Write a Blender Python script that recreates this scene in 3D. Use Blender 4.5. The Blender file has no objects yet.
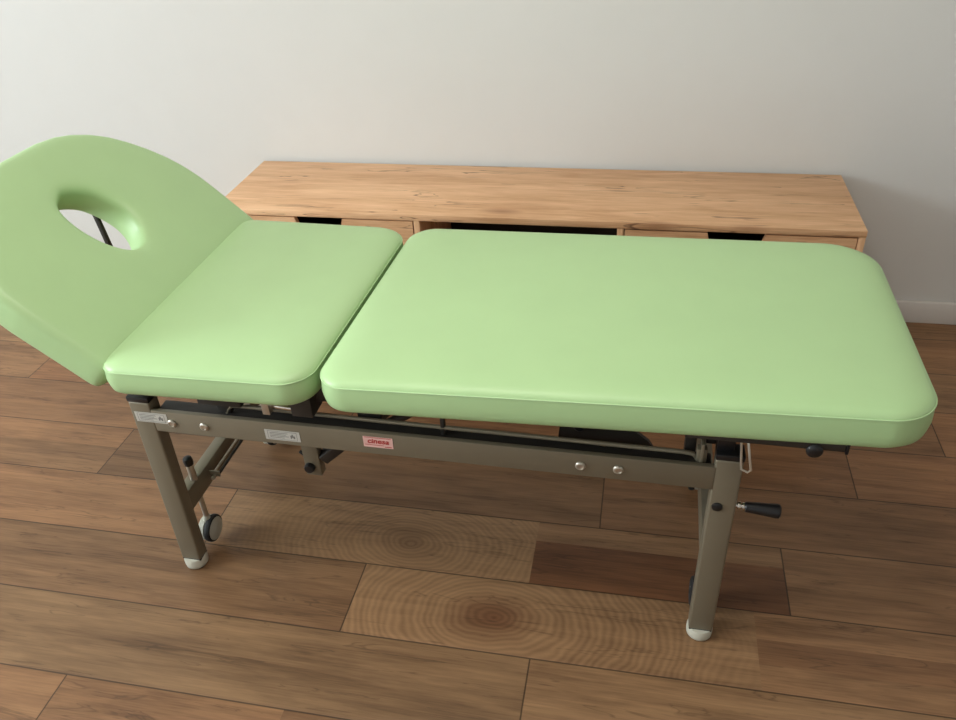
import bpy, bmesh, math
from mathutils import Vector, Matrix
C = bpy.context.scene.collection
PI = math.pi

# ------------------------------------------------------------------ helpers
def put(name, bm, m, parent=None, smooth=40):
    me = bpy.data.meshes.new(name)
    bmesh.ops.recalc_face_normals(bm, faces=bm.faces[:])
    bm.to_mesh(me); bm.free()
    if smooth:
        me.shade_smooth()
        me.set_sharp_from_angle(angle=math.radians(smooth))
    o = bpy.data.objects.new(name, me); C.objects.link(o)
    if m is not None: me.materials.append(m)
    if parent: o.parent = parent
    return o

def box(bm, x0, x1, y0, y1, z0, z1, bev=0.0, seg=2, mat=None):
    vs = [bm.verts.new((x, y, z)) for x in (x0, x1) for y in (y0, y1) for z in (z0, z1)]
    f = [(0,1,3,2),(4,6,7,5),(0,4,5,1),(2,3,7,6),(0,2,6,4),(1,5,7,3)]
    fs = [bm.faces.new([vs[i] for i in q]) for q in f]
    if mat is not None: bmesh.ops.transform(bm, matrix=mat, verts=vs)
    if bev:
        es = list({e for q in fs for e in q.edges})
        bmesh.ops.bevel(bm, geom=es, offset=bev, segments=seg, profile=0.5, affect='EDGES')

def cyl(bm, p0, p1, r0, r1=None, n=24, bev=0.0):
    p0, p1 = Vector(p0), Vector(p1); r1 = r0 if r1 is None else r1
    d = (p1 - p0); L = d.length
    q = d.to_track_quat('Z', 'Y').to_matrix().to_4x4(); q.translation = p0
    prof = [(r0, 0), (r1, L)]
    if bev: prof = [(r0 - bev, 0), (r0 - bev*.3, bev*.3), (r0, bev), (r1, L - bev), (r1 - bev*.3, L - bev*.3), (r1 - bev, L)]
    rings = []
    for r, z in prof:
        rings.append([bm.verts.new(q @ Vector((r*math.cos(2*PI*i/n), r*math.sin(2*PI*i/n), z))) for i in range(n)])
    for a, b in zip(rings, rings[1:]):
        for i in range(n): bm.faces.new((a[i], a[(i+1) % n], b[(i+1) % n], b[i]))
    bm.faces.new(rings[0][::-1]); bm.faces.new(rings[-1])

def lathe(bm, p0, axis, prof, n=32):
    p0 = Vector(p0); q = Vector(axis).to_track_quat('Z', 'Y').to_matrix().to_4x4(); q.translation = p0
    rings = []
    for r, z in prof:
        rings.append([bm.verts.new(q @ Vector((r*math.cos(2*PI*i/n), r*math.sin(2*PI*i/n), z))) for i in range(n)])
    for a, b in zip(rings, rings[1:]):
        for i in range(n): bm.faces.new((a[i], a[(i+1) % n], b[(i+1) % n], b[i]))
    bm.faces.new(rings[0][::-1]); bm.faces.new(rings[-1])

def tube(bm, pts, r, n=12, closed=False):
    pts = [Vector(p) for p in pts]; N = len(pts); rings = []
    up = Vector((0, 0, 1))
    for i, p in enumerate(pts):
        a = pts[(i-1) % N] if (closed or i) else pts[0]
        b = pts[(i+1) % N] if (closed or i < N-1) else pts[-1]
        t = (b - a).normalized()
        ref = up if abs(t.dot(up)) < .95 else Vector((0, 1, 0))
        u = t.cross(ref).normalized(); v = u.cross(t)
        if rings:
            # keep ring orientation steady
            best = prev_u - t * prev_u.dot(t)
            if best.length > 1e-6: u = best.normalized(); v = u.cross(t)
        prev_u = u
        rings.append([bm.verts.new(p + r*(math.cos(2*PI*k/n)*u + math.sin(2*PI*k/n)*v)) for k in range(n)])
    R = list(zip(rings, rings[1:] + rings[:1])) if closed else list(zip(rings, rings[1:]))
    for a, b in R:
        for k in range(n): bm.faces.new((a[k], a[(k+1) % n], b[(k+1) % n], b[k]))
    if not closed:
        bm.faces.new(rings[0][::-1]); bm.faces.new(rings[-1])

def bar(bm, p0, p1, w, h, bev=0.003, up=(0, 0, 1)):
    """rectangular tube from p0 to p1; w is across, h along 'up'"""
    p0, p1 = Vector(p0), Vector(p1); d = p1 - p0; L = d.length; x = d.normalized()
    y = Vector(up).cross(x).normalized(); z = x.cross(y)
    M = Matrix((x, y, z)).transposed().to_4x4(); M.translation = p0
    box(bm, 0, L, -w/2, w/2, -h/2, h/2, bev, 2, M)

def tag(o, label, cat, group=None):
    o['label'] = label; o['category'] = cat
    if group: o['group'] = group
    return o
def structure(o): o['kind'] = 'structure'; return o

# ------------------------------------------------------------------ materials
class NT:
    def __init__(s, name):
        s.m = bpy.data.materials.new(name); s.m.use_nodes = True
        s.t = s.m.node_tree; s.b = s.t.nodes['Principled BSDF']
    def n(s, typ, ins=None, **kw):
        nd = s.t.nodes.new(typ)
        for k, v in kw.items(): setattr(nd, k, v)
        for k, v in (ins or {}).items():
            if isinstance(v, bpy.types.NodeSocket): s.t.links.new(v, nd.inputs[k])
            else: nd.inputs[k].default_value = v
        return nd
    def math(s, op, a, b=0.0, c=None, clamp=False):
        ins = {0: a, 1: b}
        if c is not None: ins[2] = c
        return s.n('ShaderNodeMath', ins, operation=op, use_clamp=clamp).outputs[0]
    def mix(s, fac, a, b, blend='MIX'):
        nd = s.n('ShaderNodeMix', None, data_type='RGBA', blend_type=blend)
        for i, v in ((0, fac), (6, a), (7, b)):
            if isinstance(v, bpy.types.NodeSocket): s.t.links.new(v, nd.inputs[i])
            else: nd.inputs[i].default_value = v
        return nd.outputs[2]
    def remap(s, v, a, b, c, d, clamp=True):
        return s.n('ShaderNodeMapRange', {0: v, 1: a, 2: b, 3: c, 4: d}, clamp=clamp).outputs[0]
    def set(s, **kw):
        for k, v in kw.items():
            k = k.replace('_', ' ')
            if isinstance(v, bpy.types.NodeSocket): s.t.links.new(v, s.b.inputs[k])
            else: s.b.inputs[k].default_value = v
        return s
    def bump(s, h, strength=.1, dist=.001):
        o = s.n('ShaderNodeBump', {'Height': h, 'Strength': strength, 'Distance': dist}).outputs[0]
        s.t.links.new(o, s.b.inputs['Normal']); return s

def lin(r, g, b):
    f = lambda c: (c/255/12.92) if c/255 <= .04045 else ((c/255+.055)/1.055)**2.4
    return (f(r), f(g), f(b), 1)

def plain(name, col, rough=.5, metal=0.0, bumpscale=None, bs=.1, var=0.06, spec=.5):
    k = NT(name)
    tc = k.n('ShaderNodeTexCoord').outputs['Object']
    nz = k.n('ShaderNodeTexNoise', {'Vector': tc, 'Scale': 9.0, 'Detail': 4.0}).outputs[0]
    f = k.remap(nz, .3, .7, 1-var, 1+var)
    c = k.n('ShaderNodeVectorMath', {0: col[:3], 'Scale': f}, operation='SCALE').outputs[0]
    k.set(Base_Color=c, Roughness=rough, Metallic=metal, Specular_IOR_Level=spec)
    if bumpscale:
        b = k.n('ShaderNodeTexNoise', {'Vector': tc, 'Scale': bumpscale, 'Detail': 3.0}).outputs[0]
        k.bump(b, bs, .0006)
    return k.m

VINYL = (0.425, 0.620, 0.310, 1)
M_vinyl = plain('green_vinyl', VINYL, .42, 0, 900, .06, .015, .45)
M_piping = plain('green_vinyl_piping', (0.46, 0.65, 0.35, 1), .4, 0, None, 0, .02)
M_steel = plain('grey_powder_coat', lin(122, 113, 95), .42, .25, 1400, .10, .03)
M_chrome = plain('chrome', lin(205, 200, 192), .22, 1.0, None, 0, .02)
M_zinc = plain('zinc_bolt', lin(195, 188, 175), .35, .8, None, 0, .03)
M_black = plain('black_plastic', lin(20, 20, 22), .38, 0, None, 0, .1)
M_dark = plain('dark_painted_steel', lin(48, 44, 40), .5, .2, None, 0, .06)
M_rubber = plain('black_rubber', lin(26, 26, 26), .7, 0, None, 0, .1)
M_foot = plain('ivory_plastic', lin(190, 187, 172), .45, 0, None, 0, .03)
M_wheel = plain('pale_grey_plastic', lin(172, 170, 158), .5, 0, None, 0, .03)
M_label = plain('silver_label', lin(196, 194, 186), .4, .1, None, 0, .02)
M_print = plain('label_print', lin(118, 115, 110), .6)
M_redlabel = plain('pink_white_label', lin(222, 176, 168), .4, 0, None, 0, .02)
M_redprint = plain('red_print', lin(170, 22, 24), .5)
M_wallpaint = plain('wall_paint', lin(212, 210, 206), .75, 0, 260, .08, .008, .3)
M_ceil = plain('ceiling_paint', lin(236, 235, 231), .85, 0, None, 0, .01, .2)
M_white = plain('white_trim', lin(214, 208, 202), .45, 0, None, 0, .01)
M_glass = NT('window_glass').set(Base_Color=(1, 1, 1, 1), Roughness=0.0, Transmission_Weight=1.0, IOR=1.45).m
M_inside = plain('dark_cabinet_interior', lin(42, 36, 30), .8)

def grain(k, u, v, seed, lo=1.0, freq=26.0, knots=None, fine=True):
    """level-curve wood figure: u along the board, v across (metres)"""
    cx = k.n('ShaderNodeCombineXYZ', {0: k.math('MULTIPLY', u, 1.1*lo), 1: k.math('MULTIPLY', v, 7.0*lo), 2: seed}).outputs[0]
    n1 = k.n('ShaderNodeTexNoise', {'Vector': cx, 'Scale': 1.6, 'Detail': 4.0, 'Roughness': .55}).outputs[0]
    fld = k.math('ADD', k.math('MULTIPLY', v, 6.0), k.math('MULTIPLY', n1, 3.2))
    s = k.math('SINE', k.math('MULTIPLY', fld, freq))
    rings = k.remap(s, -1, 1, 0, 1)
    cf = k.n('ShaderNodeCombineXYZ', {0: k.math('MULTIPLY', u, 3.0), 1: k.math('MULTIPLY', v, 90.0), 2: seed}).outputs[0]
    fib = k.n('ShaderNodeTexNoise', {'Vector': cf, 'Scale': 3.0, 'Detail': 6.0, 'Roughness': .65}).outputs[0]
    cb = k.n('ShaderNodeCombineXYZ', {0: k.math('MULTIPLY', u, 1.3), 1: k.math('MULTIPLY', v, 11.0), 2: seed}).outputs[0]
    broad = k.n('ShaderNodeTexNoise', {'Vector': cb, 'Scale': 2.0, 'Detail': 5.0, 'Roughness': .6, 'Distortion': .6}).outputs[0]
    return rings, fib, broad, n1

# --- floor laminate: UV = metres inside the plank, vertex colour = (seed, tone, redness)
def floor_material():
    k = NT('oak_laminate')
    uv = k.n('ShaderNodeUVMap', uv_map='plank').outputs[0]
    sp = k.n('ShaderNodeSeparateXYZ', {0: uv}); u, v = sp.outputs[0], sp.outputs[1]
    at = k.n('ShaderNodeAttribute', attribute_name='tone').outputs['Color']
    sc = k.n('ShaderNodeSeparateColor', {0: at}); seed, tone, red = sc.outputs[0], sc.outputs[1], sc.outputs[2]
    sd = k.math('MULTIPLY', seed, 61.0)
    kn = k.n('ShaderNodeAttribute', attribute_name='knot').outputs['Vector']       # knot centre u, v, strength
    ks = k.n('ShaderNodeSeparateXYZ', {0: kn}); ku, kv, kp = ks.outputs
    rings, fib, broad, n1 = grain(k, u, v, sd, 1.0, 7.0)
    # knot rings
    du = k.math('SUBTRACT', u, ku); dv = k.math('SUBTRACT', v, kv)
    cw = k.n('ShaderNodeCombineXYZ', {0: k.math('MULTIPLY', u, 2.4), 1: k.math('MULTIPLY', v, 3.6), 2: sd}).outputs[0]
    wob = k.n('ShaderNodeTexNoise', {'Vector': cw, 'Scale': 2.0, 'Detail': 3.0, 'Roughness': .45}).outputs[0]
    dd = k.math('SQRT', k.math('ADD', k.math('POWER', du, 2.0), k.math('POWER', k.math('MULTIPLY', dv, 1.55), 2.0)))
    dw = k.math('ADD', dd, k.math('MULTIPLY', k.math('SUBTRACT', wob, .5), .10))
    kr = k.remap(k.math('SINE', k.math('MULTIPLY', dw, 400.0)), -1, 1, 0, 1)
    kbroad = k.remap(k.math('SINE', k.math('MULTIPLY', dw, 130.0)), -1, 1, 0, 1)
    reach = k.math('MULTIPLY', k.remap(dd, .22, .60, 1.6, 0), kp, clamp=True)
    kcore = k.math('MULTIPLY', k.remap(dw, .0, .11, 1, 0), k.math('GREATER_THAN', kp, .05))
    base = k.mix(red, lin(202, 158, 114), lin(178, 112, 70))
    dark = k.mix(red, lin(98, 66, 40), lin(76, 37, 20))
    shade = k.math('ADD', k.math('MULTIPLY', k.remap(broad, .32, .72, 0, 1), .46),
                   k.math('ADD', k.math('MULTIPLY', k.remap(rings, .55, 1, 0, 1), .12), k.math('MULTIPLY', k.remap(fib, .36, .70, 0, 1), .30)))
    kshade = k.math('ADD', k.math('MULTIPLY', kr, .20), k.math('ADD', k.math('MULTIPLY', kbroad, .10), k.math('ADD', k.math('MULTIPLY', fib, .22), k.math('MULTIPLY', k.remap(broad, .35, .7, 0, 1), .28))))
    sh = k.mix(reach, shade, kshade)
    shv = k.n('ShaderNodeSeparateColor', {0: sh}).outputs[0]
    shv = k.math('ADD', shv, k.math('MULTIPLY', kcore, k.math('MULTIPLY', kp, .5)), clamp=True)
    col = k.mix(shv, base, dark)
    col = k.mix(k.math('MULTIPLY', k.remap(dw, .0, .13, .55, 0), k.math('GREATER_THAN', kp, .8)), col, lin(108, 50, 24))
    # dark open figure lines in some boards
    cl = k.n('ShaderNodeCombineXYZ', {0: k.math('MULTIPLY', u, 2.2), 1: k.math('MULTIPLY', v, 24.0), 2: k.math('ADD', sd, 9.0)}).outputs[0]
    ln = k.n('ShaderNodeTexNoise', {'Vector': cl, 'Scale': 1.3, 'Detail': 3.0, 'Distortion': 1.2}).outputs[0]
    lm = k.remap(k.math('ABSOLUTE', k.math('SUBTRACT', ln, .62)), 0, .018, 1, 0)
    col = k.mix(k.math('MULTIPLY', lm, .40), col, lin(58, 36, 22))
    col = k.n('ShaderNodeVectorMath', {0: col, 'Scale': k.remap(tone, 0, 1, .22, .87)}, operation='SCALE').outputs[0]
    # joints
    ed = k.n('ShaderNodeUVMap', uv_map='edge').outputs[0]
    es = k.n('ShaderNodeSeparateXYZ', {0: ed}); eu, ev = es.outputs[0], es.outputs[1]
    mu = k.math('MINIMUM', eu, k.math('SUBTRACT', 1.373, eu)); mv = k.math('MINIMUM', ev, k.math('SUBTRACT', .1925, ev))
    mm = k.math('MINIMUM', mu, mv)
    joint = k.remap(mm, .0011, .0020, 1, 0)
    col = k.mix(k.math('MULTIPLY', joint, .8), col, lin(38, 24, 14))
    rough = k.remap(fib, .3, .8, .36, .52)
    k.set(Base_Color=col, Roughness=rough, Specular_IOR_Level=.4)
    h = k.math('SUBTRACT', k.math('MULTIPLY', fib, .25), joint)
    k.bump(h, .35, .0008)
    return k.m

def sideboard_material(name, axis=0):
    k = NT(name)
    tc = k.n('ShaderNodeTexCoord').outputs['Object']
    s = k.n('ShaderNodeSeparateXYZ', {0: tc})
    u = s.outputs[0]; v = k.math('ADD', s.outputs[1], s.outputs[2]) if axis == 0 else k.math('ADD', s.outputs[1], s.outputs[0])
    if axis: u = s.outputs[2]
    rings, fib, broad, n1 = grain(k, u, v, 3.7, 1.0, 5.0)
    sh = k.math('ADD', k.math('MULTIPLY', k.remap(broad, .36, .66, 0, 1), .55), k.math('MULTIPLY', k.remap(fib, .36, .7, 0, 1), .4))
    col = k.mix(sh, lin(232, 189, 148), lin(184, 134, 92))
    # thin dark cracks along the grain
    cl = k.n('ShaderNodeCombineXYZ', {0: k.math('MULTIPLY', u, 2.4), 1: k.math('MULTIPLY', v, 30.0), 2: 4.0}).outputs[0]
    ln = k.n('ShaderNodeTexNoise', {'Vector': cl, 'Scale': 1.0, 'Detail': 2.5, 'Distortion': .9}).outputs[0]
    lm = k.remap(k.math('ABSOLUTE', k.math('SUBTRACT', ln, .59)), 0, .014, 1, 0)
    cg = k.n('ShaderNodeTexNoise', {'Vector': tc, 'Scale': 5.0, 'Detail': 1.0}).outputs[0]
    lm = k.math('MULTIPLY', lm, k.remap(cg, .42, .55, 0, 1))
    col = k.mix(k.math('MULTIPLY', lm, .85), col, lin(92, 58, 38))
    c2 = k.n('ShaderNodeCombineXYZ', {0: k.math('MULTIPLY', u, 1.1), 1: k.math('MULTIPLY', v, 26.0), 2: 11.0}).outputs[0]
    l2 = k.n('ShaderNodeTexNoise', {'Vector': c2, 'Scale': 1.0, 'Detail': 1.5, 'Distortion': .35}).outputs[0]
    m2 = k.remap(k.math('ABSOLUTE', k.math('SUBTRACT', l2, .60)), 0, .006, 1, 0)
    g2 = k.n('ShaderNodeTexNoise', {'Vector': tc, 'Scale': 3.1, 'Detail': 1.0}).outputs[0]
    col = k.mix(k.math('MULTIPLY', m2, k.remap(g2, .46, .56, 0, .8)), col, lin(92, 56, 38))
    # a few knots
    vo = k.n('ShaderNodeCombineXYZ', {0: k.math('MULTIPLY', u, 2.2), 1: k.math('MULTIPLY', v, 7.0), 2: 0.0}).outputs[0]
    vd = k.n('ShaderNodeTexVoronoi', {'Vector': vo, 'Scale': 1.0, 'Randomness': 1.0}).outputs['Distance']
    col = k.mix(k.remap(vd, .03, .16, .55, 0), col, lin(140, 92, 64))
    k.set(Base_Color=col, Roughness=.5, Specular_IOR_Level=.35)
    k.bump(fib, .15, .0006)
    return k.m

M_floor = floor_material()
M_oak = sideboard_material('light_oak_board')
M_oakv = sideboard_material('light_oak_side', 1)

# ------------------------------------------------------------------ the room
XL, XR, YF, YB, ZC = -4.2, 2.6, -1.9, 2.449, 2.6
WA = 0.0077
W0, L0, Y0 = .1925, 1.373, 1.7676
def build_floor():
    bm = bmesh.new()
    uv1 = bm.loops.layers.uv.new('plank'); uv2 = bm.loops.layers.uv.new('edge')
    tone = bm.loops.layers.float_color.new('tone'); knot = bm.loops.layers.float_color.new('knot')
    # plank rows numbered away from the wall; joint position x for each row
    joints = {0: .838, 1: .588, 2: -.036, 3: .384, 4: -.5705, 5: -.1535, 6: -1.108, 7: -.3}
    # (row, plank index) -> tone, redness ; inner board changes
    special = {
        (0, -1): (.60, .35), (0, 0): (.75, .40),
        (1, -1): (.62, .50), (1, 0): (.80, .45),
        (2, -2): (.55, .30), (2, -1): (.34, .30), (2, 0): (.46, .40),
        (3, -2): (.72, .40), (3, -1): (.52, .10), (3, 0): (.60, .45),
        (4, -1): (.38, .25), (4, 0): (.62, .18),
        (5, -1): (.38, .05), (5, 0): (.54, .08),
        (6, -1): (.62, .35), (6, 0): (.66, .25),
    }
    knots = {(3, -1, 0): (-.480, 1.265, .55), (4, 0, 0): (-.245, 1.085, 1.0)}
    def rnd(a, b): 
        t = math.sin(a*12.9898 + b*78.233)*43758.5453; return t - math.floor(t)
    for r in range(-4, 22):
        ytop = Y0 - (r-1)*W0; ybot = ytop - W0
        if ybot > YB or ytop < YF: continue
        j = joints.get(r, rnd(r, 3)*L0)
        for i in range(-4, 4):
            x0 = j + i*L0; x1 = x0 + L0
            if x1 < XL or x0 > XR: continue
            tn, rd = special.get((r, i), (.50 + .25*rnd(r, i), .15 + .45*rnd(i, r+5)))
            cuts = [(x0, x1, ybot, ytop, tn, rd, 0)]
            if (r, i) == (3, -1):
                xc = -.183
                cuts = [(x0, xc, ybot, ytop, .60, .06, 0), (xc, x1, ytop-.062, ytop, .52, .25, 1), (xc, x1, ybot, ytop-.062, .30, .80, 2)]
            if (r, i) == (4, 0):
                xc = .308
                cuts = [(x0, xc, ybot, ytop, .60, .08, 0), (xc, x1, ytop-.07, ytop, .62, .30, 1), (xc, x1, ytop-.13, ytop-.07, .40, .45, 2), (xc, x1, ybot, ytop-.13, .58, .25, 3)]
            if (r, i) == (3, 0):
                cuts = [(x0, x1, ybot, ytop, .56, .35, 0)]
            if (r, i) == (2, -2):
                cuts = [(x0, x1, ytop-.085, ytop, .66, .40, 0), (x0, x1, ybot, ytop-.085, .50, .30, 1)]
            if (r, i) == (6, 0):
                xc = -.62
                cuts = [(x0, xc, ybot, ytop, .62, .35, 0), (xc, x1, ybot, ytop, .46, .35, 1)]
            for (a, b, c, d, t, q, s) in cuts:
                a2, b2 = max(a, XL), min(b, XR); c2, d2 = max(c, YF), min(d, YB)
                if b2 <= a2 or d2 <= c2: continue
                vs = [bm.verts.new(p) for p in ((a2, c2, 0), (b2, c2, 0), (b2, d2, 0), (a2, d2, 0))]
                f = bm.faces.new(vs)
                seed = rnd(r*3 + s*7, i*5 + 1)
                kn = knots.get((r, i, s))
                for lp in f.loops:
                    p = lp.vert.co
                    lp[uv1].uv = (p.x - x0, p.y - ybot)
                    lp[uv2].uv = (p.x - x0, p.y - ybot)
                    lp[tone] = (seed, t, q, 1)
                    lp[knot] = (kn[0]-x0, kn[1]-ybot, kn[2], 1) if kn else (-5, -5, 0, 1)
    # thickness below
    vs = [bm.verts.new(p) for p in ((XL, YF, -.02), (XR, YF, -.02), (XR, YB, -.02), (XL, YB, -.02))]
    bm.faces.new(vs[::-1])
    me = bpy.data.meshes.new('floor'); bm.to_mesh(me); bm.free()
    me.materials.append(M_floor)
    o = bpy.data.objects.new('floor', me); C.objects.link(o)
    return structure(o)
build_floor()

def wall_with_hole(name, fixed, thick, a0, a1, hole, axis):
    """axis 'x': wall plane x=fixed spanning y; axis 'y': plane y=fixed spanning x"""
    bm = bmesh.new()
    def seg(s0, s1, z0, z1):
        lo, hi = min(fixed, fixed+thick), max(fixed, fixed+thick)
        if axis == 'x': box(bm, lo, hi, s0, s1, z0, z1)
        else: box(bm, s0, s1, lo, hi, z0, z1)
    if hole:
        h0, h1, hz0, hz1 = hole
        seg(a0, h0, 0, ZC); seg(h1, a1, 0, ZC); seg(h0, h1, 0, hz0); seg(h0, h1, hz1, ZC)
    else: seg(a0, a1, 0, ZC)
    return structure(put(name, bm, M_wallpaint, smooth=0))

# back wall turned by WA like in the photograph
wb = wall_with_hole('wall_back', 0, .12, XL-.3, XR+.3, None, 'y'); wb.location = (0, YB, 0); wb.rotation_euler = (0, 0, WA)
WIN1 = (-.95, .65, .90, 2.45)      # in the left wall (y0, y1, z0, z1)
WIN_FILL = (-1.3, .9, .9, 2.3)      # unseen window added for fill light, in the wall behind the camera (x0, x1, z0, z1)
wall_with_hole('wall_left', XL, -.12, YF-.12, YB+.1, WIN1, 'x')
wall_with_hole('wall_right', XR, .12, YF-.12, YB+.1, None, 'x')
wall_with_hole('wall_front', YF, -.12, XL, XR, WIN_FILL, 'y')
bm = bmesh.new(); box(bm, XL-.12, XR+.12, YF-.12, YB+.15, ZC, ZC+.1); structure(put('ceiling', bm, M_ceil, smooth=0))
def baseboard(name, x0, x1, y0, y1, rot=None):
    bm = bmesh.new(); box(bm, x0, x1, y0, y1, 0, .078, .004, 2)
    o = structure(put(name, bm, M_white)); return o
b = baseboard('baseboard_back', XL, XR, -.015, 0); b.location = (0, YB, 0); b.rotation_euler = (0, 0, WA)
baseboard('baseboard_left', XL, XL+.015, YF, YB-.05)
baseboard('baseboard_right', XR-.015, XR, YF, YB-.02)
baseboard('baseboard_front', XL+.015, XR-.015, YF, YF+.015)

def window(n, axis, fixed, rect):
    a0, a1, z0, z1 = rect
    root = bpy.data.objects.new('window_%d' % n, None); C.objects.link(root); structure(root)
    def bx(bm, s0, s1, d0, d1, zz0, zz1):
        if axis == 'x': box(bm, fixed+d0, fixed+d1, s0, s1, zz0, zz1, .004)
        else: box(bm, s0, s1, fixed+d0, fixed+d1, zz0, zz1, .004)
    bm = bmesh.new(); t = .06
    bx(bm, a0, a1, -.10, -.05, z0, z0+t); bx(bm, a0, a1, -.10, -.05, z1-t, z1)
    bx(bm, a0, a0+t, -.10, -.05, z0+t, z1-t); bx(bm, a1-t, a1, -.10, -.05, z0+t, z1-t)
    m = (a0+a1)/2; bx(bm, m-.03, m+.03, -.10, -.05, z0+t, z1-t)
    put('window_frame', bm, M_white, root)
    for s0, s1 in ((a0+t, m-.03), (m+.03, a1-t)):
        bm = bmesh.new(); bx(bm, s0, s1, -.08, -.074, z0+t, z1-t); put('pane', bm, M_glass, root)
    bm = bmesh.new(); bx(bm, a0-.04, a1+.04, 0.0, .06, z0-.03, z0); put('window_sill', bm, M_white, root)
window(1, 'x', XL, WIN1); window(2, 'y', YF, WIN_FILL)  # the second window is an addition that goes with the front fill

def area(name, loc, target, sx, sy, power, col):
    l = bpy.data.lights.new(name, 'AREA'); l.shape = 'RECTANGLE'; l.size = sx; l.size_y = sy; l.energy = power; l.color = col
    o = bpy.data.objects.new(name, l); C.objects.link(o); o.location = loc
    o.rotation_euler = (Vector(target)-Vector(loc)).to_track_quat('-Z', 'Z').to_euler(); return o
LA = area('daylight_left_window', (XL+.02, (WIN1[0]+WIN1[1])/2, (WIN1[2]+WIN1[3])/2), (0, (WIN1[0]+WIN1[1])/2, (WIN1[2]+WIN1[3])/2), 1.3, 1.4, 190, (.84, .95, 1.0))
LB = area('front_fill_light', ((WIN_FILL[0]+WIN_FILL[1])/2, YF+.02, 1.6), ((WIN_FILL[0]+WIN_FILL[1])/2, 0, 1.6), 2.1, 1.3, 6, (.98, .98, .98))  # added weak fill from behind the camera

CL = bpy.data.objects.new('added_ceiling_lamp', None); C.objects.link(CL); CL.location = (-.5, .75, ZC)  # unseen lamp, added to brighten the table from above
tag(CL, 'added unseen ceiling lamp, round and white, lighting the massage table', 'lamp')
bm = bmesh.new(); lathe(bm, (0, 0, -.05), (0, 0, 1), [(.30, 0), (.32, .01), (.32, .05)], 48); put('added_lamp_body', bm, M_white, CL)
LC = area('ceiling_fill_light', (-.5, .75, ZC-.06), (-.5, .75, 0), .9, .9, 24, (1.0, .93, .84)); LC.data.shape = 'DISK'  # overhead fill belonging to the added lamp
w = bpy.data.worlds.new('World'); bpy.context.scene.world = w; w.use_nodes = True
wt = w.node_tree; sky = wt.nodes.new('ShaderNodeTexSky'); sky.sky_type = 'HOSEK_WILKIE'
sky.sun_direction = (.4, .5, .6); sky.turbidity = 4
wt.links.new(sky.outputs[0], wt.nodes['Background'].inputs[0]); wt.nodes['Background'].inputs[1].default_value = .6

# ------------------------------------------------------------------ sideboard
SB = bpy.data.objects.new('sideboard', None); C.objects.link(SB)
SB.location = (-1.2608, 2.4493 - 1.2608*math.tan(WA) - .018, 0); SB.rotation_euler = (0, 0, WA)
tag(SB, 'low light oak sideboard with an open middle bay, standing against the white wall', 'sideboard')
SW, SD, SH = 1.85, .386, .5029
def sb(name, dims, m=M_oak, bev=.0015, parent=SB):
    bm = bmesh.new(); box(bm, *dims, bev, 2); return put(name, bm, m, parent)
sb('top_board', (0, SW, -SD, 0, SH-.019, SH))
zt = SH-.019
sb('side_panel', (0, .018, -SD+.002, -.006, .0, zt), M_oakv)
sb('side_panel', (SW-.018, SW, -SD+.002, -.006, 0, zt), M_oakv)
sb('divider_panel', (.622, .640, -SD+.002, -.006, .04, zt), M_oakv)
sb('divider_panel', (1.205, 1.223, -SD+.002, -.006, .04, zt), M_oakv)
sb('bottom_board', (.018, SW-.018, -SD+.004, -.006, .04, .058))
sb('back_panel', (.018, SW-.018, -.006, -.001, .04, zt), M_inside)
sb('plinth', (.018, SW-.018, -SD+.05, -SD+.066, 0, .04))
sb('shelf', (.640, 1.205, -SD+.03, -.008, .25, .268))
def front(x0, x1, n0, n1, z0, z1):
    """drawer front with a finger notch cut in its upper edge"""
    bm = bmesh.new(); y0, y1 = -SD+.001, -SD+.019; nd = .045
    pts = [(x0, z0), (x1, z0), (x1, z1), (n1, z1), (n1-.012, z1-nd), (n0+.012, z1-nd), (n0, z1), (x0, z1)]
    a = [bm.verts.new((x, y0, z)) for x, z in pts]; c = [bm.verts.new((x, y1, z)) for x, z in pts]
    bm.faces.new(a); bm.faces.new(c[::-1])
    for i in range(len(pts)):
        j = (i+1) % len(pts); bm.faces.new((a[i], c[i], c[j], a[j]))
    return put('drawer_front', bm, M_oak, SB, smooth=20)
zz = zt-.004
front(.021, .619, .255, .405, .27, zz); front(.021, .619, .255, .405, .062, .266)
front(1.226, SW-.021, 1.447, 1.600, .27, zz); front(1.226, SW-.021, 1.447, 1.600, .062, .266)

# ------------------------------------------------------------------ massage table
T = bpy.data.objects.new('massage_table', None); C.objects.link(T)
T.location = (-.98412, 1.13725, 0); T.rotation_euler = (0, 0, math.radians(-.7004))
tag(T, 'green vinyl massage table on a grey steel frame with raised face-hole headrest', 'massage table')

def P(name, m, parent=T, smooth=40):
    """returns (bmesh, finisher)"""
    bm = bmesh.new(); return bm, (lambda: put(name, bm, m, parent, smooth))

# --- padded cushions
def rr_outline(hx, hy, rs, inset, nc=14, ns=14):
    """rounded rectangle, counter-clockwise, fixed vertex count"""
    hx2, hy2 = hx-inset, hy-inset
    R_ = [max(r-inset*.55, .012) for r in (rs if isinstance(rs, tuple) else (rs,)*4)]     # FR, BR, BL, FL
    pts = []
    cs = [(hx2-R_[0], -hy2+R_[0], -PI/2), (hx2-R_[1], hy2-R_[1], 0), (-hx2+R_[2], hy2-R_[2], PI/2), (-hx2+R_[3], -hy2+R_[3], PI)]
    corners = [[(cx+r2*math.cos(a0+PI/2*i/nc), cy+r2*math.sin(a0+PI/2*i/nc)) for i in range(nc+1)] for (cx, cy, a0), r2 in zip(cs, R_)]
    for q in range(4):
        pts += corners[q]
        a = corners[q][-1]; b = corners[(q+1) % 4][0]
        for i in range(1, ns): pts.append((a[0]+(b[0]-a[0])*i/ns, a[1]+(b[1]-a[1])*i/ns))
    return pts
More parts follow.
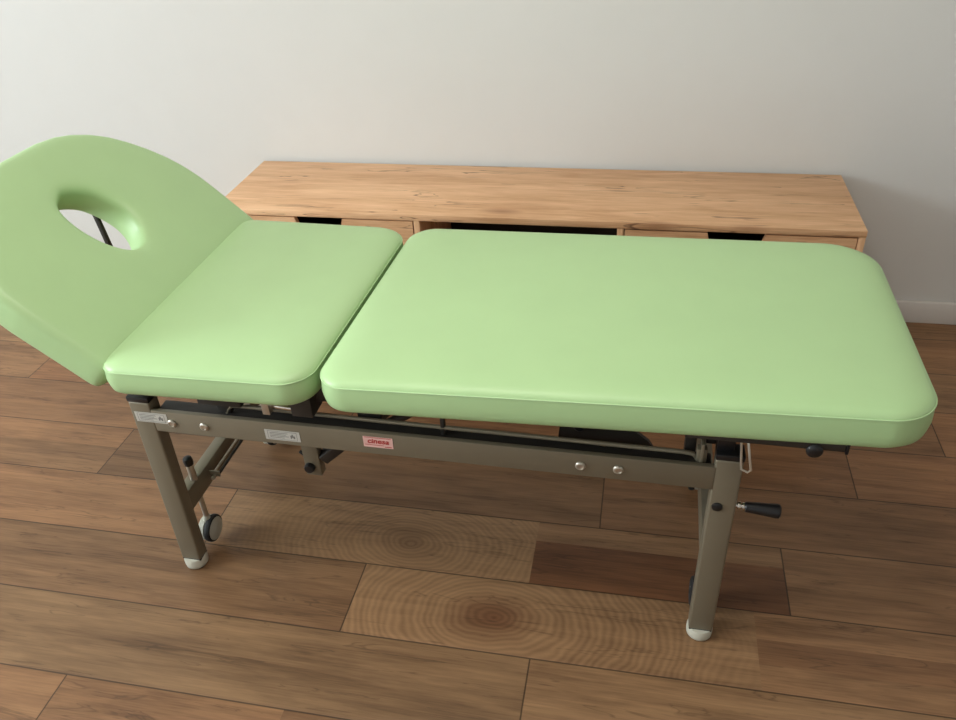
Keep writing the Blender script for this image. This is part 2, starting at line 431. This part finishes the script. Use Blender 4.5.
def cushion(name, quad, rc, th, mapz, prof, sag=0):
    """quad: four plan corners FL, FR, BR, BL; mapz(u) = top-edge height along x"""
    FL, FR, BR, BL = [Vector(q) for q in quad]
    hx = ((FR-FL).length + (BR-BL).length)/4; hy = ((BL-FL).length + (BR-FR).length)/4
    def M(x, y, z):
        u, v = (x+hx)/(2*hx), (y+hy)/(2*hy)
        p = (FL*(1-u)+FR*u)*(1-v) + (BL*(1-u)+BR*u)*v
        return Vector((p.x, p.y, mapz(u, v)+z-(sag*u if z < -.02 else 0)))
    bm = bmesh.new(); rings = []
    for ins, z in prof:
        rings.append([bm.verts.new(M(x, y, z)) for x, y in rr_outline(hx, hy, rc, ins)])
    n = len(rings[0])
    for a, b in zip(rings, rings[1:]):
        for i in range(n): bm.faces.new((a[i], a[(i+1) % n], b[(i+1) % n], b[i]))
    bm.faces.new(rings[0][::-1]); bm.faces.new(rings[-1])
    o = put(name, bm, M_vinyl, T, 60)
    bm = bmesh.new()
    tube(bm, [M(x, y, -.0035) for x, y in rr_outline(hx, hy, rc, .0002)], .0012, 8, True)
    put('piping', bm, M_piping, o)
    return o
def profile(th, crown):
    return [(.020, -th+.0), (.008, -th+.0015), (.002, -th+.008), (0, -th+.018), (-.0015, -th*.5), (0, -.010), (.0005, -.0035), (.003, .002), (.010, .0065),
            (.020, .0095), (.035, .0120), (.055, .0138), (.08, .0148), (.12, .0155+crown*.3), (.17, .0155+crown)]
cushion('leg_cushion', [(.440, -.088), (1.478, -.052), (1.476, .550), (.455, .552)], (.080, .105, .062, .058), .050, lambda u, v: .635+.012*u, profile(.063, .001), .004)
cushion('seat_cushion', [(.016, -.100), (.430, -.088), (.444, .546), (-.006, .556)], (.06, .07, .05, .045), .050, lambda u, v: .634, profile(.058, .001))

# --- headrest with a face hole
TH = math.radians(42)
HP = Vector((.022, 0, .637)); HU = Vector((-math.cos(TH), 0, math.sin(TH))); HN = Vector((math.sin(TH), 0, math.cos(TH)))
def HM(s, y, n): p = HP + HU*s + HN*n; return Vector((p.x, y, p.z))
YC = .243
half = []          # back half of the outline (y > centre) walked from the hinge to the outer end
def head_outline():
    pts = [(-.026, .0), (-.026, .312)]
    pts += [(-.026+.019*(1-math.cos(a)), .312+.019*math.sin(a)) for a in [PI/2*i/6 for i in range(1, 7)]]
    pts += [(.06, .332), (.11, .333), (.155, .332), (.200, .324), (.243, .309), (.284, .287), (.322, .260), (.355, .230), (.380, .196), (.399, .158), (.412, .115), (.4185, .06), (.419, .0)]
    front = pts[:8] + [(.06, .333), (.11, .335), (.16, .337), (.205, .335), (.245, .326), (.284, .306), (.322, .277), (.355, .242), (.380, .203), (.399, .160)] + pts[-3:]
    dn = [(s, -y) for s, y in front[::-1]][1:]
    return pts + dn[:-1]
def head_ray(theta, cs, cy):
    """distance from hole centre to the outline in direction theta"""
    o = OUT; best = 9
    dx, dy = math.cos(theta), math.sin(theta)
    for i in range(len(o)):
        x1, y1 = o[i][0]-cs, o[i][1]+YC-cy; x2, y2 = o[(i+1) % len(o)][0]-cs, o[(i+1) % len(o)][1]+YC-cy
        ex, ey = x2-x1, y2-y1; det = dx*(-ey) + ex*dy
        if abs(det) < 1e-9: continue
        t = (x1*(-ey) + ex*y1)/det; w_ = (dx*y1 - dy*x1)/det
        if t > 0 and -1e-6 <= w_ <= 1+1e-6: best = min(best, t)
    return best
def catmull(P_, m):
    n = len(P_); out = []
    for i in range(n):
        p0, p1, p2, p3 = P_[(i-1) % n], P_[i], P_[(i+1) % n], P_[(i+2) % n]
        for k_ in range(m):
            t = k_/m
            out.append(tuple(.5*((2*b)+(-a+c)*t+(2*a-5*b+4*c-d)*t*t+(-a+3*b-3*c+d)*t**3) for a, b, c, d in zip(p0, p1, p2, p3)))
    return out
OUT = head_outline()
HOLE = [(.288, .203), (.297, .228), (.290, .252), (.272, .278), (.247, .293), (.215, .302), (.184, .302), (.152, .289), (.128, .264), (.119, .238), (.131, .211), (.162, .189), (.202, .177), (.241, .176), (.272, .185)]
HOLE = catmull(HOLE, 6)
HC = (.207, .238)
def hole_r(theta):
    best = 9; dx, dy = math.cos(theta), math.sin(theta)
    for i in range(len(HOLE)):
        x1, y1 = HOLE[i][0]-HC[0], HOLE[i][1]-HC[1]; x2, y2 = HOLE[(i+1) % len(HOLE)][0]-HC[0], HOLE[(i+1) % len(HOLE)][1]-HC[1]
        ex, ey = x2-x1, y2-y1; det = dx*(-ey) + ex*dy
        if abs(det) < 1e-9: continue
        t = (x1*(-ey) + ex*y1)/det; w_ = (dx*y1 - dy*x1)/det
        if t > 0 and -1e-6 <= w_ <= 1+1e-6: best = min(best, t)
    return best
def offset(poly, d):
    """shift a closed polyline inwards by d along its normals"""
    n = len(poly); out = []
    for i in range(n):
        a, b = poly[(i-1) % n], poly[(i+1) % n]
        tx, ty = b[0]-a[0], b[1]-a[1]; L = math.hypot(tx, ty)
        out.append((poly[i][0]-ty/L*d, poly[i][1]+tx/L*d))
    return out
NA = 360
ths = [2*PI*i/NA for i in range(NA)]
outer = [(HC[0]+head_ray(t, *HC)*math.cos(t), HC[1]+head_ray(t, *HC)*math.sin(t)) for t in ths]
for _ in range(2): outer = [tuple((outer[i-1][k_]+2*outer[i][k_]+outer[(i+1) % NA][k_])/4 for k_ in (0, 1)) for i in range(NA)]
inner = [(HC[0]+hole_r(t)*math.cos(t), HC[1]+hole_r(t)*math.sin(t)) for t in ths]
TT = .064
bm = bmesh.new(); rings = []
def addring(poly, n): rings.append([bm.verts.new(HM(s, y, n)) for s, y in poly])
for ins, z in [(.012, -TT), (.003, -TT+.003), (0, -TT+.012), (-.001, -.032), (0, -.012), (.002, -.006), (.006, -.0015), (.011, .003), (.016, .0048)]:
    addring(offset(outer, ins), z)
o4 = offset(outer, .016); i4 = offset(inner, -.024)
for f, nn in ((.06, .0062), (.14, .0073), (.25, .008), (.5, .0083), (.75, .0082)): addring([tuple(a*(1-f)+b_*f for a, b_ in zip(p, q)) for p, q in zip(o4, i4)], nn)
for ins, z in [(-.024, .0078), (-.016, .0062), (-.010, .0040), (-.006, .0010), (-.003, -.003), (-.001, -.008), (0, -.014), (0, -.035), (0, -TT+.006), (-.003, -TT)]:
    addring(offset(inner, ins), z)
for a, b in list(zip(rings, rings[1:])) + [(rings[-1], rings[0])]:
    for i in range(NA): bm.faces.new((a[i], a[(i+1) % NA], b[(i+1) % NA], b[i]))
HEAD = put('headrest_cushion', bm, M_vinyl, T, 60)

# --- frame
YR = .492          # outer face of the far side
def leg(x, y0, y1, sx):
    sl = -.010 if sx > 0 else 0        # the head-end legs splay a touch
    Sh = Matrix(((1, 0, -sl/.47, sl*1.06), (0, 1, 0, 0), (0, 0, 1, 0), (0, 0, 0, 1)))
    bm, fin = P('leg', M_steel); box(bm, x, x+.048, y0, y1, .029, .4985, .004, 3)
    bmesh.ops.transform(bm, matrix=Sh, verts=bm.verts[:]); L = fin()
    cx, cy = x+.024+sl, (y0+y1)/2
    bm = bmesh.new(); lathe(bm, (cx, cy, 0), (0, 0, 1), [(.016, 0), (.0225, .001), (.0260, .005), (.0268, .012), (.0268, .023), (.025, .0285)], 32); put('foot', bm, M_foot, L)
    bm = bmesh.new(); box(bm, x+.001+sl, x+.047+sl, y0+.001, y1-.001, .0265, .0315, .0008); put('foot_collar', bm, M_rubber, L)
    bm = bmesh.new(); box(bm, x-.001, x+.049, y0-.001, y1+.001, .4985, .512, .003, 2); put('end_cap', bm, M_black, L)
    return L
LFL = leg(-.006, -.022, .012, 1); LFR = leg(1.150, -.022, .012, -1)
LBL = leg(-.006, YR-.012, YR+.022, 1); LBR = leg(1.150, YR-.012, YR+.022, -1)
def rail(y0, y1):
    bm, fin = P('side_rail', M_steel); box(bm, .0405, 1.1515, y0, y1, .428, .481, .0012, 2); return fin()
RF = rail(-.0226, -.012); RB = rail(YR+.012, YR+.0226)
for dx in (.082, .154, .914, .983):
    bm = bmesh.new()
    lathe(bm, (dx, -.0222, .453), (0, -1, 0), [(.0098, 0), (.0098, .0018), (.008, .004), (.0062, .0046), (.0055, .0032)], 28)
    put('rail_bolt', bm, M_zinc, RF)
# inner lifting frame, just behind the rail
for y0, y1 in ((-.0115, .026), (YR-.026, YR+.0115)):
    bm, fin = P('inner_rail', M_dark); box(bm, .046, 1.146, y0, y1, .432, .474, .003, 2); fin()
# bright guide rod above the rail, bent down at both ends
def rod(y):
    bm, fin = P('guide_rod', M_steel)
    tube(bm, [(.196, y, .470), (.203, y, .485), (.211, y, .493), (.222, y, .494), (.5, y, .491), (.8, y, .490), (1.095, y, .488), (1.112, y, .486), (1.120, y, .478), (1.122, y, .462)], .0045, 10)
    fin()
rod(.004); rod(YR-.006)
bm, fin = P('guide_bracket', M_steel); box(bm, 1.118, 1.136, -.006, .010, .475, .505, .002); box(bm, 1.124, 1.130, -.010, .012, .455, .520, .001); fin()
bm, fin = P('guide_bracket', M_dark); box(bm, .180, .208, .0, .014, .475, .512, .002); fin()
# low cross bars with casters and stems
def crossbar(x, z):
    bm, fin = P('cross_bar', M_steel); box(bm, x, x+.029, .012, YR-.012, z-.056, z, .003, 2); return fin()
crossbar(-.005, .208); crossbar(1.160, .210)
def caster(x, y, d=1, hub=None):
    bm, fin = P('caster', M_zinc)
    cyl(bm, (x, y, .078), (x, y, .225), .0065, n=16)
    cyl(bm, (x, y, .205), (x, y, .262), .0085, n=20, bev=.001)
    K = fin()
    bm = bmesh.new(); lathe(bm, (x, y, .252), (0, 0, 1), [(.0085, 0), (.0105, .001), (.0112, .012), (.0100, .019), (.005, .022)], 24); put('stem_cap', bm, M_black, K)
    # fork housing and single wheel
    bm = bmesh.new(); cz = .046
    lathe(bm, (x-.018*d, y, cz), (d, 0, 0), [(.018, 0), (.028, .001), (.0315, .005), (.0315, .016)], 36)
    cyl(bm, (x-.004, y, .058), (x, y, .088), .013, .008, 20, .001)
    put('caster_housing', bm, M_foot, K)
    bm = bmesh.new(); x0 = x
    lathe(bm, (x0, y, cz), (d, 0, 0), [(.024, 0), (.0325, .001), (.034, .004), (.034, .010), (.0325, .0135), (.0285, .0145)], 40)
    W_ = put('wheel', bm, M_rubber, K)
    bm = bmesh.new(); lathe(bm, (x0+.0140*d, y, cz), (d, 0, 0), [(.0286, 0), (.0286, .0012), (.0265, .002), (.0060, .0026), (.0045, .0036)], 36)
    put('hub_cap', bm, hub or M_wheel, W_)
    return K
caster(.016, .066); caster(.016, YR-.066)
caster(1.168, .062, -1, M_rubber); caster(1.168, YR-.066, -1, M_rubber)
# long steel rods that link the casters, beside the left cross bar
for x0, z0, m_, r in ((.040, .190, M_zinc, .0032), (.051, .186, M_dark, .0035)):
    bm, fin = P('caster_link_rod', m_); tube(bm, [(x0, .115, z0), (x0, .42, z0)], r, 10); fin()
for ya in (.108, .420):
    bm, fin = P('link_bracket', M_steel); box(bm, .028, .055, ya, ya+.004, .180, .196, .001); fin()
bm, fin = P('link_bolt', M_zinc); cyl(bm, (.040, .098, .180), (.040, .108, .180), .0050, n=16, bev=.001); fin()

# mechanism hanging under the rail
bm, fin = P('lift_arm', M_steel)
box(bm, .293, .331, .088, .112, .240, .44, .003, 2); ARM = fin()
bm = bmesh.new(); lathe(bm, (.306, .088, .265), (0, -1, 0), [(.0125, 0), (.0125, .006), (.010, .010), (.004, .011)], 24); put('arm_knob', bm, M_black, ARM)
bm, fin = P('gas_strut', M_dark)
bar(bm, (.335, .10, .285), (.520, .17, .430), .026, .026, .003)
cyl(bm, (.352, .107, .297), (.800, .24, .53), .011, n=20, bev=.002); fin()
bm, fin = P('pivot_bar', M_dark); cyl(bm, (.306, .112, .40), (.306, YR-.03, .40), .012, n=20); fin()
# far side latch that shows below the rail
bm, fin = P('pedal_wire', M_black)
tube(bm, [(.20, .24, .165), (.225, .235, .150), (.235, .235, .135), (.245, .235, .140), (.262, .235, .158), (.285, .235, .160), (.30, .24, .175)], .0045, 10); fin()

# supports under the cushions
def under(name, m, *d, bev=.003):
    bm, fin = P(name, m); box(bm, *d, bev, 2); return fin()
under('seat_base_board', M_dark, .045, .420, .04, .490, .570, .579, bev=.001)
under('leg_base_board', M_dark, .500, 1.420, .060, .480, .571, .582, bev=.001)
for y0 in (-.052, .470):
    under('top_frame_tube', M_dark, 1.090, 1.344, y0, y0+.025, .567, .584)
    bm, fin = P('tube_plug', M_black); box(bm, 1.344, 1.349, y0-.001, y0+.026, .564, .585, .001); fin()
under('seat_frame_tube', M_dark, .145, .240, -.010, .485, .500, .562)
under('seat_frame_tube', M_dark, .355, .400, -.025, .485, .505, .562)
under('seat_frame_tube', M_dark, .060, .440, .0, .025, .528, .562)
under('cushion_hinge', M_zinc, .292, .308, -.022, -.004, .500, .562, bev=.001)
bm, fin = P('hinge_tube', M_chrome); cyl(bm, (.300, -.006, .513), (.356, -.006, .509), .006, n=16, bev=.001); fin()
under('leg_frame_tube', M_dark, .474, .524, .012, .46, .484, .566)
under('leg_frame_post', M_dark, .645, .653, .0, .012, .46, .566, bev=.001)
# scissor plate and motor block under the middle of the leg cushion
bm, fin = P('scissor_plate', M_dark)
pts = [(.862, .430), (.868, .500), (.885, .560), (.975, .564), (.998, .494), (1.035, .464), (1.055, .430)]
a = [bm.verts.new((x, .05, z)) for x, z in pts]; c = [bm.verts.new((x, .058, z)) for x, z in pts]
bm.faces.new(a); bm.faces.new(c[::-1])
for i in range(len(pts)): j = (i+1) % len(pts); bm.faces.new((a[i], c[i], c[j], a[j]))
SP = fin()
bm = bmesh.new(); lathe(bm, (.905, .05, .492), (0, -1, 0), [(.012, 0), (.012, .008), (.008, .012), (.003, .012)], 20); put('pivot_bolt', bm, M_black, SP)
bm, fin = P('lift_motor', M_black); box(bm, .90, .99, .11, .20, .450, .545, .01, 3); fin()
bm, fin = P('gas_lever', M_zinc); bar(bm, (.862, .03, .500), (.898, .03, .556), .006, .006, .001); fin()
under('frame_post', M_dark, 1.098, 1.118, .02, .045, .46, .565)
under('frame_post', M_dark, 1.135, 1.155, .03, .05, .49, .565, bev=.002)
under('back_cap_plate', M_black, 1.150, 1.180, -.01, .03, .511, .562, bev=.002)
# hook of wire at the right end
bm, fin = P('wire_hook', M_zinc)
tube(bm, [(1.192, -.006, .575), (1.198, -.030, .545), (1.205, -.035, .510), (1.208, -.037, .496), (1.203, -.037, .491), (1.192, -.035, .495), (1.190, -.033, .51), (1.184, -.02, .570)], .0022, 8); fin()
# black knob under the right tube
bm, fin = P('adjusting_knob', M_black)
lathe(bm, (1.297, -.044, .566), (0, -1, 0), [(.012, 0), (.0135, .002), (.0135, .010), (.010, .014), (.004, .015)], 28)
fin()
# crank handle on the right leg
bm, fin = P('crank_handle', M_chrome)
cyl(bm, (1.196, -.012, .389), (1.222, -.014, .389), .0048, n=18)
cyl(bm, (1.206, -.013, .389), (1.212, -.013, .389), .0080, n=20, bev=.001)
cyl(bm, (1.214, -.014, .389), (1.219, -.014, .389), .0080, n=20, bev=.001)
CR = fin(); CR.location = (-.005, 0, -.002)
bm = bmesh.new(); lathe(bm, (1.219, -.014, .389), (1, -.02, -.03), [(.0075, 0), (.0095, .002), (.0115, .030), (.0135, .055), (.0130, .060), (.010, .0625), (.003, .063)], 28); put('grip', bm, M_black, CR)
bm, fin = P('leg_plug', M_black); lathe(bm, (1.165, -.0215, .387), (0, -1, 0), [(.010, 0), (.0095, .003), (.006, .005)], 24); fin()
# strut behind the headrest, seen through the face hole
bm, fin = P('headrest_strut', M_dark); bar(bm, (-.252, .35, .815), (-.225, .35, .585), .011, .010, .002, up=(0, 1, 0)); fin()
bm, fin = P('headrest_arm', M_steel); bar(bm, (-.235, .35, .58), (.060, .35, .545), .022, .022, .002); fin()
for yy in (.10, .40):
    bm, fin = P('headrest_frame', M_dark)
    a_, b_ = HM(.02, yy, -TT-.008), HM(.36, yy, -TT-.008)
    bar(bm, a_, b_, .020, .014, .002); fin()

# --- stickers
def sticker(cx, cz, w_, h_, m, sk=0.0, y=-.0215):
    bm = bmesh.new(); box(bm, cx-w_/2, cx+w_/2, y-.0005, y, cz-h_/2, cz+h_/2, 0)
    return put('sticker', bm, m, T, 0)
def lines(parent, cx, cz, rows, y=-.0222):
    bm = bmesh.new()
    for x0, x1, z0, z1 in rows: box(bm, cx+x0, cx+x1, y-.0002, y, cz+z0, cz+z1)
    put('print', bm, M_print, parent, 0)
def spec_label(cx, cz, w_, h_, y):
    s = sticker(cx, cz, w_, h_, M_label, y=y)
    s['label'] = 'small silver rating label'
    r = [(-w_*.42, w_*.42, h_*.38, h_*.41), (-w_*.42, w_*.42, -h_*.41, -h_*.38), (-w_*.42, -w_*.41, -h_*.4, h_*.4), (w_*.41, w_*.42, -h_*.4, h_*.4)]
    for q, (a_, b_) in enumerate(((-.36, .16), (-.36, .10), (-.36, .18), (-.36, .05))):
        z = h_*(.24-.155*q); r.append((w_*a_, w_*b_, z-h_*.028, z+h_*.028))
    r += [(w_*.23, w_*.27, -h_*.22, h_*.10), (w_*.27, w_*.31, -.10*h_, h_*.22), (w_*.31, w_*.36, -h_*.22, h_*.05)]
    lines(s, cx, cz, r, y-.0006)
spec_label(.038, .463, .072, .025, -.0227)
spec_label(.324, .451, .074, .025, -.0227)
S = sticker(.524, .459, .060, .026, M_redlabel, y=-.0227); S['label'] = 'small maker label with red lettering'
cu = bpy.data.curves.new('lettering', 'FONT'); cu.body = 'cinesa'; cu.size = .0215; cu.align_x = 'CENTER'; cu.align_y = 'CENTER'; cu.extrude = .0001; cu.offset = .0004; cu.shear = .15
to = bpy.data.objects.new('tmp', cu); C.objects.link(to)
bpy.context.view_layer.update()
me = bpy.data.meshes.new_from_object(to.evaluated_get(bpy.context.evaluated_depsgraph_get()))
bpy.data.objects.remove(to)
me.transform(Matrix.Translation((.524, -.0235, .4615)) @ Matrix.Rotation(PI/2, 4, 'X') @ Matrix.Diagonal((.84, .80, 1, 1)))
me.materials.clear(); me.materials.append(M_redprint)
lo = bpy.data.objects.new('lettering', me); C.objects.link(lo); lo.parent = S
bm = bmesh.new(); box(bm, .497, .551, -.0235, -.0232, .4698, .4708); box(bm, .497, .535, -.0235, -.0232, .4515, .4525); box(bm, .537, .551, -.0235, -.0232, .4485, .4500); put('print', bm, M_redprint, S, 0)

# ------------------------------------------------------------------ camera
cam = bpy.data.cameras.new('camera'); co = bpy.data.objects.new('camera', cam); C.objects.link(co)
r_ = Vector((0.98046309, 0.19111675, -0.04654594)); u_ = Vector((-0.07154636, 0.56691572, 0.82066295)); f_ = Vector((-0.18323006, 0.80129954, -0.56951365))
Mx = Matrix((r_, u_, -f_)).transposed().to_4x4(); Mx.translation = (0, 0, 1.45877)
co.matrix_world = Mx
cam.sensor_width = 36; cam.sensor_fit = 'HORIZONTAL'; cam.lens = 797.64*36/956; cam.clip_start = .02
bpy.context.scene.camera = co
vs = bpy.context.scene.view_settings
vs.view_transform = 'Standard'; vs.look = 'None'; vs.gamma = 1; vs.exposure = -0.25
try: vs.use_curve_mapping = False
except Exception: pass
